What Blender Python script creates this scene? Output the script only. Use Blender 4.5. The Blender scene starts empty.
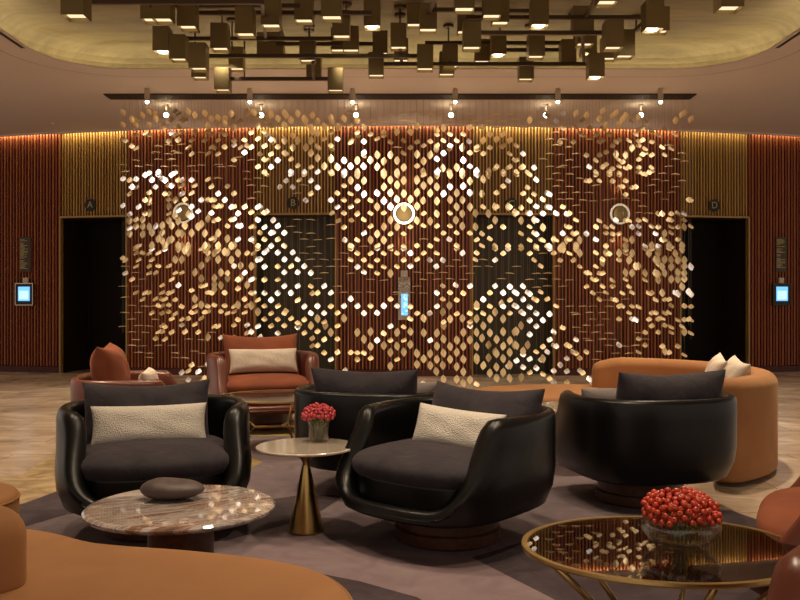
import bpy, bmesh, math, random
from mathutils import Vector, Matrix, Euler
random.seed(7)
S = bpy.context.scene
C = S.collection
PI = math.pi
H = 1.2; F = 850.0
def px(x, y, d):                       # photo pixel at distance d -> point
    return Vector(((x-400)/F*d, d, H-(y-300)/F*d))
# ------------------------------------------------------------------ materials
def new(name):
    m = bpy.data.materials.new(name); m.use_nodes = True
    return m, m.node_tree, m.node_tree.nodes['Principled BSDF']
def mat(name, col, rough=.5, metal=0, spec=.5, bump=None, var=None, sheen=0, coat=0, emit=None):
    m, nt, b = new(name)
    b.inputs['Base Color'].default_value = (*col, 1); b.inputs['Roughness'].default_value = rough
    b.inputs['Metallic'].default_value = metal; b.inputs['Specular IOR Level'].default_value = spec
    if sheen:
        b.inputs['Sheen Weight'].default_value = sheen; b.inputs['Sheen Roughness'].default_value = .45
        b.inputs['Sheen Tint'].default_value = (min(1, col[0]*6+.2), min(1, col[1]*6+.15), min(1, col[2]*6+.15), 1)
    if coat: b.inputs['Coat Weight'].default_value = coat; b.inputs['Coat Roughness'].default_value = .12
    if emit:
        b.inputs['Emission Color'].default_value = (*emit[0], 1); b.inputs['Emission Strength'].default_value = emit[1]
    tc = nt.nodes.new('ShaderNodeTexCoord')
    if var:                                        # var = (scale, colour2, distortion)
        n = nt.nodes.new('ShaderNodeTexNoise'); n.inputs['Scale'].default_value = var[0]; n.inputs['Detail'].default_value = 5
        n.inputs['Distortion'].default_value = var[2]
        r = nt.nodes.new('ShaderNodeValToRGB'); r.color_ramp.elements[0].position = .35; r.color_ramp.elements[1].position = .68
        r.color_ramp.elements[0].color = (*col, 1); r.color_ramp.elements[1].color = (*var[1], 1)
        nt.links.new(tc.outputs['Object'], n.inputs['Vector']); nt.links.new(n.outputs['Fac'], r.inputs['Fac'])
        nt.links.new(r.outputs['Color'], b.inputs['Base Color'])
    if bump:                                       # bump = (kind, scale, strength)
        if bump[0] == 'v':
            t = nt.nodes.new('ShaderNodeTexVoronoi'); o = 'Distance'
        else:
            t = nt.nodes.new('ShaderNodeTexNoise'); t.inputs['Detail'].default_value = 4; o = 'Fac'
            t.inputs['Distortion'].default_value = .6
        t.inputs['Scale'].default_value = bump[1]
        bp = nt.nodes.new('ShaderNodeBump'); bp.inputs['Strength'].default_value = bump[2]; bp.inputs['Distance'].default_value = .01
        nt.links.new(tc.outputs['Object'], t.inputs['Vector']); nt.links.new(t.outputs[o], bp.inputs['Height'])
        nt.links.new(bp.outputs['Normal'], b.inputs['Normal'])
    return m
M = {}
M['leather'] = mat('black leather', (.0035, .003, .003), .33, spec=.35, bump=('n', 9, .12))
M['velvet'] = mat('aubergine velvet', (.016, .012, .017), .85, sheen=.3, bump=('n', 13, .9), var=(7, (.03, .022, .028), .6))
M['brown_leather'] = mat('oxblood leather', (.13, .035, .02), .32, spec=.5, bump=('n', 9, .1))
M['rust'] = mat('rust velvet', (.19, .046, .016), .85, sheen=.1, bump=('n', 6, .3), var=(6, (.245, .06, .019), .4))
M['tan'] = mat('tan suede', (.29, .12, .04), .85, sheen=.12, bump=('n', 4, .12), var=(3.2, (.35, .155, .055), .6))
M['boucle'] = mat('cream boucle', (.68, .62, .54), .95, bump=('v', 170, .6))
M['grey_boucle'] = mat('grey boucle', (.25, .21, .2), .95, bump=('v', 170, .6))
M['cream'] = mat('cream linen', (.6, .5, .4), .9, bump=('n', 40, .4), var=(9, (.68, .58, .48), .3))
M['walnut'] = mat('walnut', (.05, .018, .009), .35, var=(14, (.1, .034, .015), 2.5))
M['brass'] = mat('aged brass', (.5, .34, .12), .28, metal=1)
M['rimbrass'] = mat('brushed brass rim', (.62, .44, .18), .35, metal=1)
M['bronze'] = mat('dark olive bronze', (.24, .17, .065), .45, metal=.5)
M['barbronze'] = mat('dark bronze bar', (.09, .055, .03), .5, metal=.5)
M['diffuser'] = mat('lamp diffuser', (.8, .7, .5), .5, emit=((1, .8, .5), .75))
M['diffuser_on'] = mat('lit lamp', (.9, .9, .85), .5, emit=((1, .93, .8), 7))
M['bulb'] = mat('glowing bulb', (1, .9, .7), .5, emit=((1, .8, .5), 22))
M['steel'] = mat('steel wire', (.25, .2, .16), .4, metal=.8)
M['nickel'] = mat('satin nickel', (.55, .48, .4), .3, metal=1)
M['leaf'] = mat('gilded leaf', (.8, .62, .36), .36, metal=.55)
M['leaf_highlight'] = mat('pearl leaf', (.86, .84, .86), .34, metal=.35)  # whiter copy of the gilded leaf, bright highlight put into the colour
M['black'] = mat('matt black', (.006, .005, .005), .5)
M['goldtxt'] = mat('gold lettering', (.4, .3, .12), .4, metal=.6)
M['redback'] = mat('oxblood backing', (.012, .003, .002), .8)
M['slatorange'] = mat('amber walnut slat', (.34, .115, .028), .6)
M['slatred'] = mat('terracotta slat', (.25, .045, .013), .6)
M['slatbrown'] = mat('dark oxblood slat', (.07, .012, .005), .6)
M['goldback'] = mat('bronze backing', (.1, .048, .016), .7)
M['slatgold'] = mat('brass slat', (.52, .315, .09), .5, metal=.2)
M['trimgold'] = mat('brass trim', (.4, .25, .08), .45, metal=.5)
M['soffit'] = mat('soffit plaster', (.62, .52, .47), .8)
M['slot'] = mat('slot', (.035, .018, .01), .7)
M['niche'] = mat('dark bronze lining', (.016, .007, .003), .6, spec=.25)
M['liftdoor'] = mat('bronze lift door', (.04, .028, .012), .45, metal=.3)
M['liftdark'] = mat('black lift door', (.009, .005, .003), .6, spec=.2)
M['stone'] = mat('brown stone', (.06, .038, .034), .55, bump=('n', 25, .25), var=(12, (.085, .056, .05), .3))
M['stonetop'] = mat('beige stone', (.55, .45, .35), .12, spec=.9, coat=1, var=(7, (.64, .55, .45), 1.2))
M['stem'] = mat('green stem', (.1, .13, .03), .6)
M['berry'] = mat('red berry', (.42, .02, .012), .3, spec=.6, var=(30, (.6, .07, .02), 0))
M['berry_pink'] = mat('pink red berry', (.42, .02, .04), .35, var=(30, (.55, .07, .08), 0))
M['berrytip'] = mat('berry tip', (.03, .006, .004), .6)
M['screen'] = mat('blue lit screen', (.1, .3, .5), .2, emit=((.16, .5, 1), .9))
M['screenw'] = mat('screen field', (.5, .7, .9), .2, emit=((.5, .8, 1), .75))
M['sign'] = mat('bronze sign plate', (.05, .035, .02), .35, metal=.6)
M['ringglow'] = mat('lit ring glass', (1, .95, .85), .3, emit=((1, .86, .66), 2.2))
M['ringdim'] = mat('dim ring glass', (.9, .85, .75), .1, spec=1, emit=((1, .85, .6), .12))
M['mirror'] = mat('mirror glass', (.55, .48, .4), .06, metal=1, bump=('v', 45, .35))

def glass(name, col, rough=.01, f0=.12):
    m = bpy.data.materials.new(name); m.use_nodes = True; nt = m.node_tree; nt.nodes.clear()
    o = nt.nodes.new('ShaderNodeOutputMaterial'); mx = nt.nodes.new('ShaderNodeMixShader')
    t = nt.nodes.new('ShaderNodeBsdfTransparent'); t.inputs['Color'].default_value = (*col, 1)
    g = nt.nodes.new('ShaderNodeBsdfGlossy'); g.inputs['Roughness'].default_value = rough
    l = nt.nodes.new('ShaderNodeLayerWeight'); l.inputs['Blend'].default_value = .5
    pw = nt.nodes.new('ShaderNodeMath'); pw.operation = 'POWER'; pw.inputs[1].default_value = 3
    ma = nt.nodes.new('ShaderNodeMath'); ma.operation = 'MULTIPLY_ADD'; ma.inputs[1].default_value = f0; ma.inputs[2].default_value = .05
    nt.links.new(l.outputs['Facing'], pw.inputs[0]); nt.links.new(pw.outputs[0], ma.inputs[0])
    nt.links.new(ma.outputs[0], mx.inputs[0]); nt.links.new(t.outputs[0], mx.inputs[1]); nt.links.new(g.outputs[0], mx.inputs[2])
    nt.links.new(mx.outputs[0], o.inputs[0])
    return m
M['tinted'] = glass('bronze tinted glass', (.42, .36, .3), .008, .8)
M['clear'] = glass('clear glass', (.93, .92, .88), .02, .75)

def marble():
    m, nt, b = new('striped marble'); N = nt.nodes; Lk = nt.links
    b.inputs['Roughness'].default_value = .12; b.inputs['Coat Weight'].default_value = 1; b.inputs['Coat Roughness'].default_value = .03; b.inputs['Coat IOR'].default_value = 1.8
    tc = N.new('ShaderNodeTexCoord'); mp = N.new('ShaderNodeMapping'); mp.inputs['Rotation'].default_value = (0, 0, -.95)
    mp.inputs['Scale'].default_value = (.7, 5.2, 1)
    n = N.new('ShaderNodeTexNoise'); n.inputs['Scale'].default_value = 2.2; n.inputs['Detail'].default_value = 9; n.inputs['Roughness'].default_value = .62
    n.inputs['Distortion'].default_value = .9
    r = N.new('ShaderNodeValToRGB'); e = r.color_ramp.elements
    e[0].position = .3; e[0].color = (.1, .075, .062, 1); e[1].position = .74; e[1].color = (.66, .62, .57, 1)
    for p, c in ((.4, (.28, .15, .1)), (.45, (.56, .49, .45)), (.5, (.2, .16, .15)), (.54, (.6, .5, .42)), (.6, (.32, .24, .21)), (.66, (.66, .6, .54))):
        q = e.new(p); q.color = (*c, 1)
    Lk.new(tc.outputs['Object'], mp.inputs[0]); Lk.new(mp.outputs[0], n.inputs['Vector']); Lk.new(n.outputs['Fac'], r.inputs['Fac'])
    Lk.new(r.outputs[0], b.inputs['Base Color'])
    return m
M['marble'] = marble()
def floor_mat():
    m, nt, b = new('travertine floor'); N = nt.nodes; Lk = nt.links
    tc = N.new('ShaderNodeTexCoord')
    n = N.new('ShaderNodeTexNoise'); n.inputs['Scale'].default_value = 1.1; n.inputs['Detail'].default_value = 9; n.inputs['Roughness'].default_value = .65; n.inputs['Distortion'].default_value = 1.5
    mp = N.new('ShaderNodeMapping'); mp.inputs['Scale'].default_value = (1.0, 1.2, 1)
    r = N.new('ShaderNodeValToRGB'); e = r.color_ramp.elements
    e[0].position = .32; e[0].color = (.3, .22, .15, 1); e[1].position = .7; e[1].color = (.7, .58, .45, 1)
    q = e.new(.5); q.color = (.47, .36, .26, 1)
    br = N.new('ShaderNodeTexBrick'); br.inputs['Scale'].default_value = 1; br.inputs['Brick Width'].default_value = 1.2; br.inputs['Row Height'].default_value = .6
    br.inputs['Mortar Size'].default_value = .004; br.inputs['Color1'].default_value = (1, 1, 1, 1); br.inputs['Color2'].default_value = (.92, .91, .9, 1)
    br.inputs['Mortar'].default_value = (.5, .45, .4, 1)
    mx = N.new('ShaderNodeMix'); mx.data_type = 'RGBA'; mx.blend_type = 'MULTIPLY'; mx.inputs[0].default_value = 1
    Lk.new(tc.outputs['Object'], mp.inputs[0]); Lk.new(mp.outputs[0], n.inputs['Vector']); Lk.new(n.outputs['Fac'], r.inputs['Fac'])
    Lk.new(tc.outputs['Object'], br.inputs['Vector']); Lk.new(r.outputs[0], mx.inputs[6]); Lk.new(br.outputs['Color'], mx.inputs[7])
    Lk.new(mx.outputs[2], b.inputs['Base Color']); b.inputs['Roughness'].default_value = .24; b.inputs['Specular IOR Level'].default_value = .6
    return m
M['floor'] = floor_mat()
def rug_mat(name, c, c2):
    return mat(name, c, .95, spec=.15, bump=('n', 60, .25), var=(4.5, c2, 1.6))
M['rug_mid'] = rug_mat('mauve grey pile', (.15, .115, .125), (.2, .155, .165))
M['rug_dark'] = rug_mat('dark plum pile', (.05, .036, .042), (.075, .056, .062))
M['rug_mauve'] = rug_mat('light mauve pile', (.19, .135, .145), (.235, .175, .185))
M['rug_olive'] = rug_mat('olive gold pile', (.24, .17, .055), (.36, .27, .11))
M['rug_gold'] = rug_mat('sand gold pile', (.22, .15, .075), (.38, .28, .16))
def ceil_mat():
    m, nt, b = new('brushed gold plaster'); N = nt.nodes; Lk = nt.links
    tc = N.new('ShaderNodeTexCoord'); mp = N.new('ShaderNodeMapping'); mp.inputs['Scale'].default_value = (.5, 2.2, 1)
    n = N.new('ShaderNodeTexNoise'); n.inputs['Scale'].default_value = 1.8; n.inputs['Detail'].default_value = 8; n.inputs['Roughness'].default_value = .7
    r = N.new('ShaderNodeValToRGB'); e = r.color_ramp.elements
    e[0].position = .36; e[0].color = (.15, .11, .055, 1); e[1].position = .66; e[1].color = (.27, .21, .11, 1)
    Lk.new(tc.outputs['Object'], mp.inputs[0]); Lk.new(mp.outputs[0], n.inputs['Vector']); Lk.new(n.outputs['Fac'], r.inputs['Fac'])
    Lk.new(r.outputs[0], b.inputs['Base Color']); b.inputs['Roughness'].default_value = .55; b.inputs['Metallic'].default_value = .15
    return m
M['ceiling'] = ceil_mat()
M['cove'] = mat('cove light strip', (1, .9, .6), .5, emit=((1, .86, .5), 6.0))
# ------------------------------------------------------------------ mesh helpers
def link(name, bm, m, parent=None, loc=None, smooth=False, sub=0, bevel=0):
    bmesh.ops.recalc_face_normals(bm, faces=bm.faces[:])
    me = bpy.data.meshes.new(name); bm.to_mesh(me); bm.free()
    if isinstance(m, (list, tuple)):
        for k in m: me.materials.append(k)
    else: me.materials.append(m)
    if smooth:
        for p in me.polygons: p.use_smooth = True
    o = bpy.data.objects.new(name, me); C.objects.link(o)
    if parent: o.parent = parent
    if loc is not None: o.location = loc
    if bevel:
        b = o.modifiers.new('bevel', 'BEVEL'); b.width = bevel; b.segments = 2; b.limit_method = 'ANGLE'
    if sub:
        s = o.modifiers.new('sub', 'SUBSURF'); s.levels = sub; s.render_levels = sub
    return o
def thing(name, label, cat, loc=(0, 0, 0), rz=0, group=None):
    o = bpy.data.objects.new(name, None); C.objects.link(o); o.empty_display_size = .1
    o.location = loc; o.rotation_euler = (0, 0, rz)
    return tag(o, label, cat, group)
def tag(o, label, cat, group=None, kind=None):
    o['label'] = label; o['category'] = cat
    if group: o['group'] = group
    if kind: o['kind'] = kind
    return o
def struct(name, bm, m, **k):
    o = link(name, bm, m, **k); o['kind'] = 'structure'; return o
def box(bm, c, s, rz=0, mi=0):
    r = bmesh.ops.create_cube(bm, size=1)
    mt = Matrix.Translation(c) @ Matrix.Rotation(rz, 4, 'Z') @ Matrix.Diagonal((s[0], s[1], s[2], 1))
    bmesh.ops.transform(bm, matrix=mt, verts=r['verts'])
    if mi:
        for f in {f for v in r['verts'] for f in v.link_faces}: f.material_index = mi
    return r['verts']
def lathe(bm, prof, n=48, c=(0, 0, 0), sx=1, sy=1):
    rings = []
    for r, z in prof:
        if r < 1e-5: rings.append([bm.verts.new((c[0], c[1], c[2]+z))])
        else: rings.append([bm.verts.new((c[0]+sx*r*math.cos(2*PI*i/n), c[1]+sy*r*math.sin(2*PI*i/n), c[2]+z)) for i in range(n)])
    for a, b in zip(rings, rings[1:]):
        for i in range(n):
            j = (i+1) % n
            if len(a) == 1 and len(b) == 1: continue
            if len(a) == 1: bm.faces.new((a[0], b[i], b[j]))
            elif len(b) == 1: bm.faces.new((a[i], a[j], b[0]))
            else: bm.faces.new((a[i], a[j], b[j], b[i]))
def tube(bm, pts, r, n=8, r2=None):
    pts = [Vector(p) for p in pts]; rings = []
    for i, p in enumerate(pts):
        d = (pts[min(i+1, len(pts)-1)]-pts[max(i-1, 0)]).normalized()
        a = d.cross(Vector((0, 0, 1)) if abs(d.z) < .9 else Vector((1, 0, 0))).normalized(); b = d.cross(a)
        rr = r if r2 is None else r+(r2-r)*i/(len(pts)-1)
        rings.append([bm.verts.new(p+a*rr*math.cos(2*PI*k/n)+b*rr*math.sin(2*PI*k/n)) for k in range(n)])
    for a, b in zip(rings, rings[1:]):
        for i in range(n): bm.faces.new((a[i], a[(i+1) % n], b[(i+1) % n], b[i]))
    bm.faces.new(rings[0][::-1]); bm.faces.new(rings[-1])
def sm(a, b, x):
    t = max(0, min(1, (x-a)/(b-a))); return t*t*(3-2*t)
def catmull(P, n=6, closed=True):
    out = []; L = len(P)
    for i in range(L if closed else L-1):
        p = [Vector(P[(i+k) % L]) if closed else Vector(P[max(0, min(L-1, i+k))]) for k in (-1, 0, 1, 2)]
        for s in range(n):
            t = s/n
            out.append(.5*((2*p[1])+(-p[0]+p[2])*t+(2*p[0]-5*p[1]+4*p[2]-p[3])*t*t+(-p[0]+3*p[1]-3*p[2]+p[3])*t**3))
    if not closed: out.append(Vector(P[-1]))
    return out
def slab(bm, outline, z0, z1, rb=.04, seg=5, rb0=.02):           # closed outline (2D), rounded top/bottom edge
    pts = [Vector((p[0], p[1])) for p in outline]; n = len(pts)
    ar = sum(pts[i].x*pts[(i+1) % n].y-pts[(i+1) % n].x*pts[i].y for i in range(n))
    if ar < 0: pts.reverse()
    nor = []
    for i in range(n):
        t = (pts[(i+1) % n]-pts[i-1]).normalized(); nor.append(Vector((t.y, -t.x)))
    prof = [(-rb0*(1-math.sin(PI/2*k/3)), z0+rb0*(1-math.cos(PI/2*k/3))) for k in range(4)]
    prof += [(-rb*(1-math.cos(PI/2*k/seg)), z1-rb+rb*math.sin(PI/2*k/seg)) for k in range(seg+1)]
    rings = [[bm.verts.new((pts[i].x+nor[i].x*o, pts[i].y+nor[i].y*o, z)) for i in range(n)] for o, z in prof]
    for a, b in zip(rings, rings[1:]):
        for i in range(n): bm.faces.new((a[i], a[(i+1) % n], b[(i+1) % n], b[i]))
    bm.faces.new(rings[0][::-1]); bm.faces.new(rings[-1])
def pillow(w, h, t, pinch=.07, nu=22, nv=16, sag=0, seed=1, wr=.006):
    bm = bmesh.new(); rnd = random.Random(seed); ph = [rnd.uniform(0, 6) for _ in range(6)]
    def P(u, v, s):
        x = w/2*u*(1-pinch*(1-v*v)); z = h/2*v*(1-pinch*1.6*(1-u*u))-sag*(1-u*u)*(v > 0)*v
        th = t/2*max(0, (1-u**4)*(1-v**4))**.55
        th += wr*math.sin(7*u+ph[0]+2*v)*math.sin(5*v+ph[1])*(1-u*u)*(1-v*v)*2
        return Vector((x, s*th, z))
    g = {}
    for s in (-1, 1):
        for i in range(nu+1):
            for j in range(nv+1):
                u, v = -math.cos(PI*i/nu), -math.cos(PI*j/nv)
                edge = i in (0, nu) or j in (0, nv)
                if edge and s == 1: g[s, i, j] = g[-1, i, j]
                else: g[s, i, j] = bm.verts.new(P(u, v, s))
        for i in range(nu):
            for j in range(nv):
                q = [g[s, i, j], g[s, i+1, j], g[s, i+1, j+1], g[s, i, j+1]]
                bm.faces.new(q if s == -1 else q[::-1])
    return bm
def sup(a, b, n, t):
    c, s = math.cos(t), math.sin(t)
    return Vector((a*math.copysign(abs(c)**(2/n), c), b*math.copysign(abs(s)**(2/n), s)))
# ------------------------------------------------------------------ wall layout
def wy(X): return 13.4+.02*X*X
def wx(p):
    u = (p-400)/F; X = u*14
    for _ in range(20): X = u*wy(X)
    return X
ZC = 3.95
bounds = [-60, 62, 128, 256, 336, 472, 553, 679, 747, 870]
kinds = ['red', 'gold', 'red', 'gold', 'red', 'gold', 'red', 'gold', 'red']
DOORTOP = 2.56
def ang(X): return math.atan(.04*X)
def backing(bm, x0, x1, z0, z1, off=0.0, th=.06):
    n = 8
    top = []
    for k in range(n+1):
        X = x0+(x1-x0)*k/n; Y = wy(X)+off
        top.append([bm.verts.new((X, Y, z0)), bm.verts.new((X, Y, z1)), bm.verts.new((X, Y+th, z1)), bm.verts.new((X, Y+th, z0))])
    for a, b in zip(top, top[1:]):
        for i in range(4): bm.faces.new((a[i], a[(i+1) % 4], b[(i+1) % 4], b[i]))
    bm.faces.new(top[0]); bm.faces.new(top[-1][::-1])
edges = [wx(p) for p in bounds]
names = ['wall_left', 'wall_over_lift_a', 'wall_left_of_centre', 'wall_over_lift_b', 'wall_centre', 'wall_over_lift_c', 'wall_right_of_centre', 'wall_over_lift_d', 'wall_right']
for k in range(9):
    x0, x1 = edges[k], edges[k+1]; bm = bmesh.new()
    z0 = DOORTOP if kinds[k] == 'gold' else .0
    backing(bm, x0, x1, z0, ZC)
    if kinds[k] == 'red':
        n = int((x1-x0)/.0555)
        for i in range(n):
            X = x0+(i+.5)*(x1-x0)/n
            box(bm, (X, wy(X)-.02, (ZC+.1)/2), (.022, .045, ZC-.1-.02), ang(X), 1+2*(i % 2))
            X2 = X+.026
            box(bm, (X2, wy(X2)-.006, (ZC+.1)/2), (.012, .012, ZC-.12), ang(X), 2)
        X = (x0+x1)/2
        for i in range(8):
            Xa = x0+(x1-x0)*(i+.5)/8
            box(bm, (Xa, wy(Xa)-.02, .05), ((x1-x0)/8*1.01, .05, .1), ang(Xa), 2)
        o = struct(names[k], bm, [M['redback'], M['slatred'], M['slatbrown'], M['slatorange']])
    else:
        n = int((x1-x0)/.05)
        for i in range(n):
            X = x0+(i+.5)*(x1-x0)/n
            w = .016 if i % 3 else .009
            box(bm, (X, wy(X)-.015, (ZC+z0)/2), (w, .035, ZC-z0-.03), ang(X), 1)
        o = struct(names[k], bm, [M['goldback'], M['slatgold']])
# trims, niches and lift doors
lift = 0
for k in (1, 3, 5, 7):
    x0, x1 = edges[k], edges[k+1]; xm = (x0+x1)/2; a = ang(xm)
    bm = bmesh.new()
    for X in (x0, x1): box(bm, (X, wy(X)-.03, DOORTOP/2), (.022, .08, DOORTOP), ang(X))
    box(bm, (xm, (wy(x0)+wy(x1))/2-.03, DOORTOP), (math.hypot(x1-x0, wy(x1)-wy(x0)), .08, .028), math.atan2(wy(x1)-wy(x0), x1-x0))
    lift += 1
    struct('trim_%d' % lift, bm, M['trimgold'])
    aa = math.atan2(wy(x1)-wy(x0), x1-x0); W = math.hypot(x1-x0, wy(x1)-wy(x0)); yb = (wy(x0)+wy(x1))/2
    t = bpy.data.objects.new('wall_lift_lobby', None); C.objects.link(t); t['kind'] = 'structure'
    t.location = (xm, yb, 0); t.rotation_euler = (0, 0, aa)
    dep = .75 if k in (1, 7) else .3
    bm = bmesh.new()
    for s in (-1, 1): box(bm, (s*(W/2+.005), dep/2+.04, DOORTOP/2), (.03, dep, DOORTOP))
    box(bm, (0, dep/2+.04, DOORTOP-.01), (W, dep, .03))
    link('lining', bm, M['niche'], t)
    dt = bpy.data.objects.new('door_%d' % lift, None); C.objects.link(dt); dt['kind'] = 'structure'
    dt.location = (xm, yb, 0); dt.rotation_euler = (0, 0, aa)
    for s in (-1, 1):
        bm = bmesh.new(); box(bm, (s*W/4, dep+.04, DOORTOP/2), (W/2-.006, .04, DOORTOP))
        box(bm, (s*(W/2-.03), dep+.01, DOORTOP/2), (.05, .02, DOORTOP))
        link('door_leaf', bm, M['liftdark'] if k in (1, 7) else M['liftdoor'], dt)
    # round letter sign above the lift, letter standing proud of the slats
    cx_ = {1: 91.5, 3: 293.5, 5: 511, 7: 713}[k]; cy_ = {1: 205, 3: 203, 5: 204, 7: 205.5}[k]
    X = wx(cx_); Y = wy(X)-.06; z = H-(cy_-300)/F*Y
    sg = thing('lift_sign', 'round black sign with letter %s above the %s lift opening' % ('ABCD'[lift-1], ['far left', 'inner left', 'inner right', 'far right'][lift-1]), 'sign', (X, Y, z), ang(X), None)
    bm = bmesh.new(); lathe(bm, [(0, 0), (.095, 0), (.1, .004), (.1, .02), (0, .02)], 32)
    d = link('disc', bm, M['black'], sg); d.rotation_euler = (PI/2, 0, 0); d.location = (0, .02, 0)
    cu = bpy.data.curves.new('letter', 'FONT'); cu.body = 'ABCD'[lift-1]; cu.size = .15; cu.align_x = 'CENTER'; cu.align_y = 'CENTER'; cu.extrude = .002
    cu.materials.append(M['goldtxt'])
    tmp = bpy.data.objects.new('tmp', cu); C.objects.link(tmp); bpy.context.view_layer.update()
    me = bpy.data.meshes.new_from_object(tmp.evaluated_get(bpy.context.evaluated_depsgraph_get())); bpy.data.objects.remove(tmp)
    lt = bpy.data.objects.new('letter', me); C.objects.link(lt); lt.parent = sg; lt.rotation_euler = (PI/2, 0, 0); lt.location = (0, -.006, 0)
# back ring of the building so that nothing is open behind the wall slats; floor and ceilings
bm = bmesh.new(); box(bm, (0, 6.5, -.05), (26, 23, .1)); struct('floor', bm, M['floor'])
# soffit with rounded rectangular opening
def rrect(x0, x1, y0, y1, r, n=12):
    out = []
    for cx, cy, a0 in ((x1-r, y1-r, 0), (x0+r, y1-r, PI/2), (x0+r, y0+r, PI), (x1-r, y0+r, 1.5*PI)):
        for i in range(n+1):
            a = a0+PI/2*i/n; out.append((cx+r*math.cos(a), cy+r*math.sin(a)))
    return out
CR = (-4.05, 4.05, -1.0, 10.12, .85)
def sofring(z, pts, bm): return [bm.verts.new((p[0], p[1], z)) for p in pts]
bm = bmesh.new()
inn = rrect(*CR)
# outer boundary matched point by point with the inner one
def outer(p):
    cx, cy = 0, 4.5; dx, dy = p[0]-cx, p[1]-cy
    s = min(12/abs(dx) if dx else 1e9, (13 if dy > 0 else 6.3)/abs(dy) if dy else 1e9); return (cx+dx*s, cy+dy*s)
out = [outer(p) for p in inn]
# insert true corners by moving the nearest points
for cor in ((12, 17.5), (-12, 17.5), (-12, -1.8), (12, -1.8)):
    i = min(range(len(out)), key=lambda q: (out[q][0]-cor[0])**2+(out[q][1]-cor[1])**2); out[i] = cor
A = sofring(ZC, inn, bm); B = sofring(ZC, out, bm); A2 = sofring(ZC+.01, inn, bm); B2 = sofring(ZC+.01, out, bm)
n = len(inn)
for i in range(n):
    j = (i+1) % n
    bm.faces.new((A[i], A[j], B[j], B[i])); bm.faces.new((A2[i], B2[i], B2[j], A2[j])); bm.faces.new((A[i], A2[i], A2[j], A[j]))
struct('ceiling', bm, M['soffit'])
# recess: coved side and flat top
bm = bmesh.new()
prof = [(.34, ZC+.005), (.34, ZC+.08)] + [(.34-.3*(1-math.cos(PI/2*k/6)), ZC+.08+.27*math.sin(PI/2*k/6)) for k in range(1, 7)]
rings = [sofring(z, rrect(CR[0]-o, CR[1]+o, CR[2]-o, CR[3]+o, CR[4]+o), bm) for o, z in prof]
for a, b in zip(rings, rings[1:]):
    for i in range(n): bm.faces.new((a[i], a[(i+1) % n], b[(i+1) % n], b[i]))
bm.faces.new(rings[-1])
struct('ceiling_recess', bm, M['ceiling'], smooth=False)
bm = bmesh.new()
r0 = sofring(ZC+.03, rrect(CR[0]-.17, CR[1]+.17, CR[2]-.17, CR[3]+.17, CR[4]+.17), bm)
r1 = sofring(ZC+.03, rrect(CR[0]-.24, CR[1]+.24, CR[2]-.24, CR[3]+.24, CR[4]+.24), bm)
for i in range(n): bm.faces.new((r0[i], r0[(i+1) % n], r1[(i+1) % n], r1[i]))
struct('trim_6', bm, M['cove'])
# linear air slot near both cove sides and dark reveal over the sculpture
bm = bmesh.new(); box(bm, (0, 11.46, ZC-.008), (7.9, .28, .016)); struct('trim_5', bm, M['slot'])
bm = bmesh.new()
g = rrect(CR[0]-.35, CR[1]+.35, CR[2]-.35, CR[3]+.35, CR[4]+.35); g2 = rrect(CR[0]-.358, CR[1]+.358, CR[2]-.358, CR[3]+.358, CR[4]+.358)
a = sofring(ZC-.002, g, bm); b = sofring(ZC-.002, g2, bm)
for i in range(n): bm.faces.new((a[i], a[(i+1) % n], b[(i+1) % n], b[i]))
struct('trim_7', bm, M['slot'])
for s, nm in ((-1, 'left'), (1, 'right')):
    v = thing('air_vent', 'black linear air slot in the ceiling edge at the top %s corner' % nm, 'vent', (s*4.1, 8.5, ZC-.004))
    bm = bmesh.new(); box(bm, (0, 0, 0), (.045, 1.5, .01)); link('grille', bm, M['black'], v)
    bm = bmesh.new()
    for q in (-1, 1): box(bm, (q*.028, 0, -.002), (.01, 1.54, .012))
    link('frame', bm, M['soffit'], v)
sp = thing('smoke_detector', 'small pale ceiling fitting near the top of the left gold slats', 'detector', (px(53, 125, 13.2).x, 13.2, ZC))
bm = bmesh.new(); lathe(bm, [(0, -.03), (.03, -.028), (.045, -.01), (.05, 0), (0, 0)], 20); link('housing', bm, M['cream'], sp, smooth=True)

# ------------------------------------------------------------------ sculpture of hanging leaves
LV = {}
LV[115, 98] = dict(
 k='60,115 125,170 150,185 160,215 210,140 270,110 270,215 320,130 320,165 60,215 590,110 630,135 715,122 770,165 735,225',
 g='480,105 505,125 540,165 565,178 380,215 410,235 160,290 230,278 250,292 480,295 540,275 645,268 750,265 775,290 55,328 85,338 612,335 720,338 130,385 165,400 575,395 780,390 625,447 735,442',
 p='452,173 505,228 455,278 420,345 505,335', b='270,598 360,590 480,595',
 d='375,180 345,388 435,378 325,436 420,450 490,430 505,442 345,492 455,492 160,500 60,537 265,540 190,548 405,550 490,545 600,546 700,540 640,588 100,590 690,437 535,372')
LV[215, 98] = dict(
 k='320,115 430,115 455,135 490,165 555,120 570,140 610,178 660,125 700,165 725,185 775,135 540,215 770,235 780,270 80,170 130,125 35,160 85,200 620,300',
 g='165,155 215,178 350,140 380,175 10,215 435,225 60,265 80,290 30,335 145,340 235,335 75,390 205,395 355,447 570,450 30,445 5,395 145,495 380,492 410,495 770,552',
 M='250,115 410,170 325,220 148,235 555,340 660,340 770,340 722,395', L='460,345 617,395 760,440',
 p='280,275 395,270 410,290 330,325 440,330 165,375 270,380 295,392 383,383 500,390 222,435 447,447 547,437 597,488 345,548 650,540 405,590 605,588 705,590',
 w='503,497 452,550', d='185,476 290,498 135,547 15,535 40,552 270,590')
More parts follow.
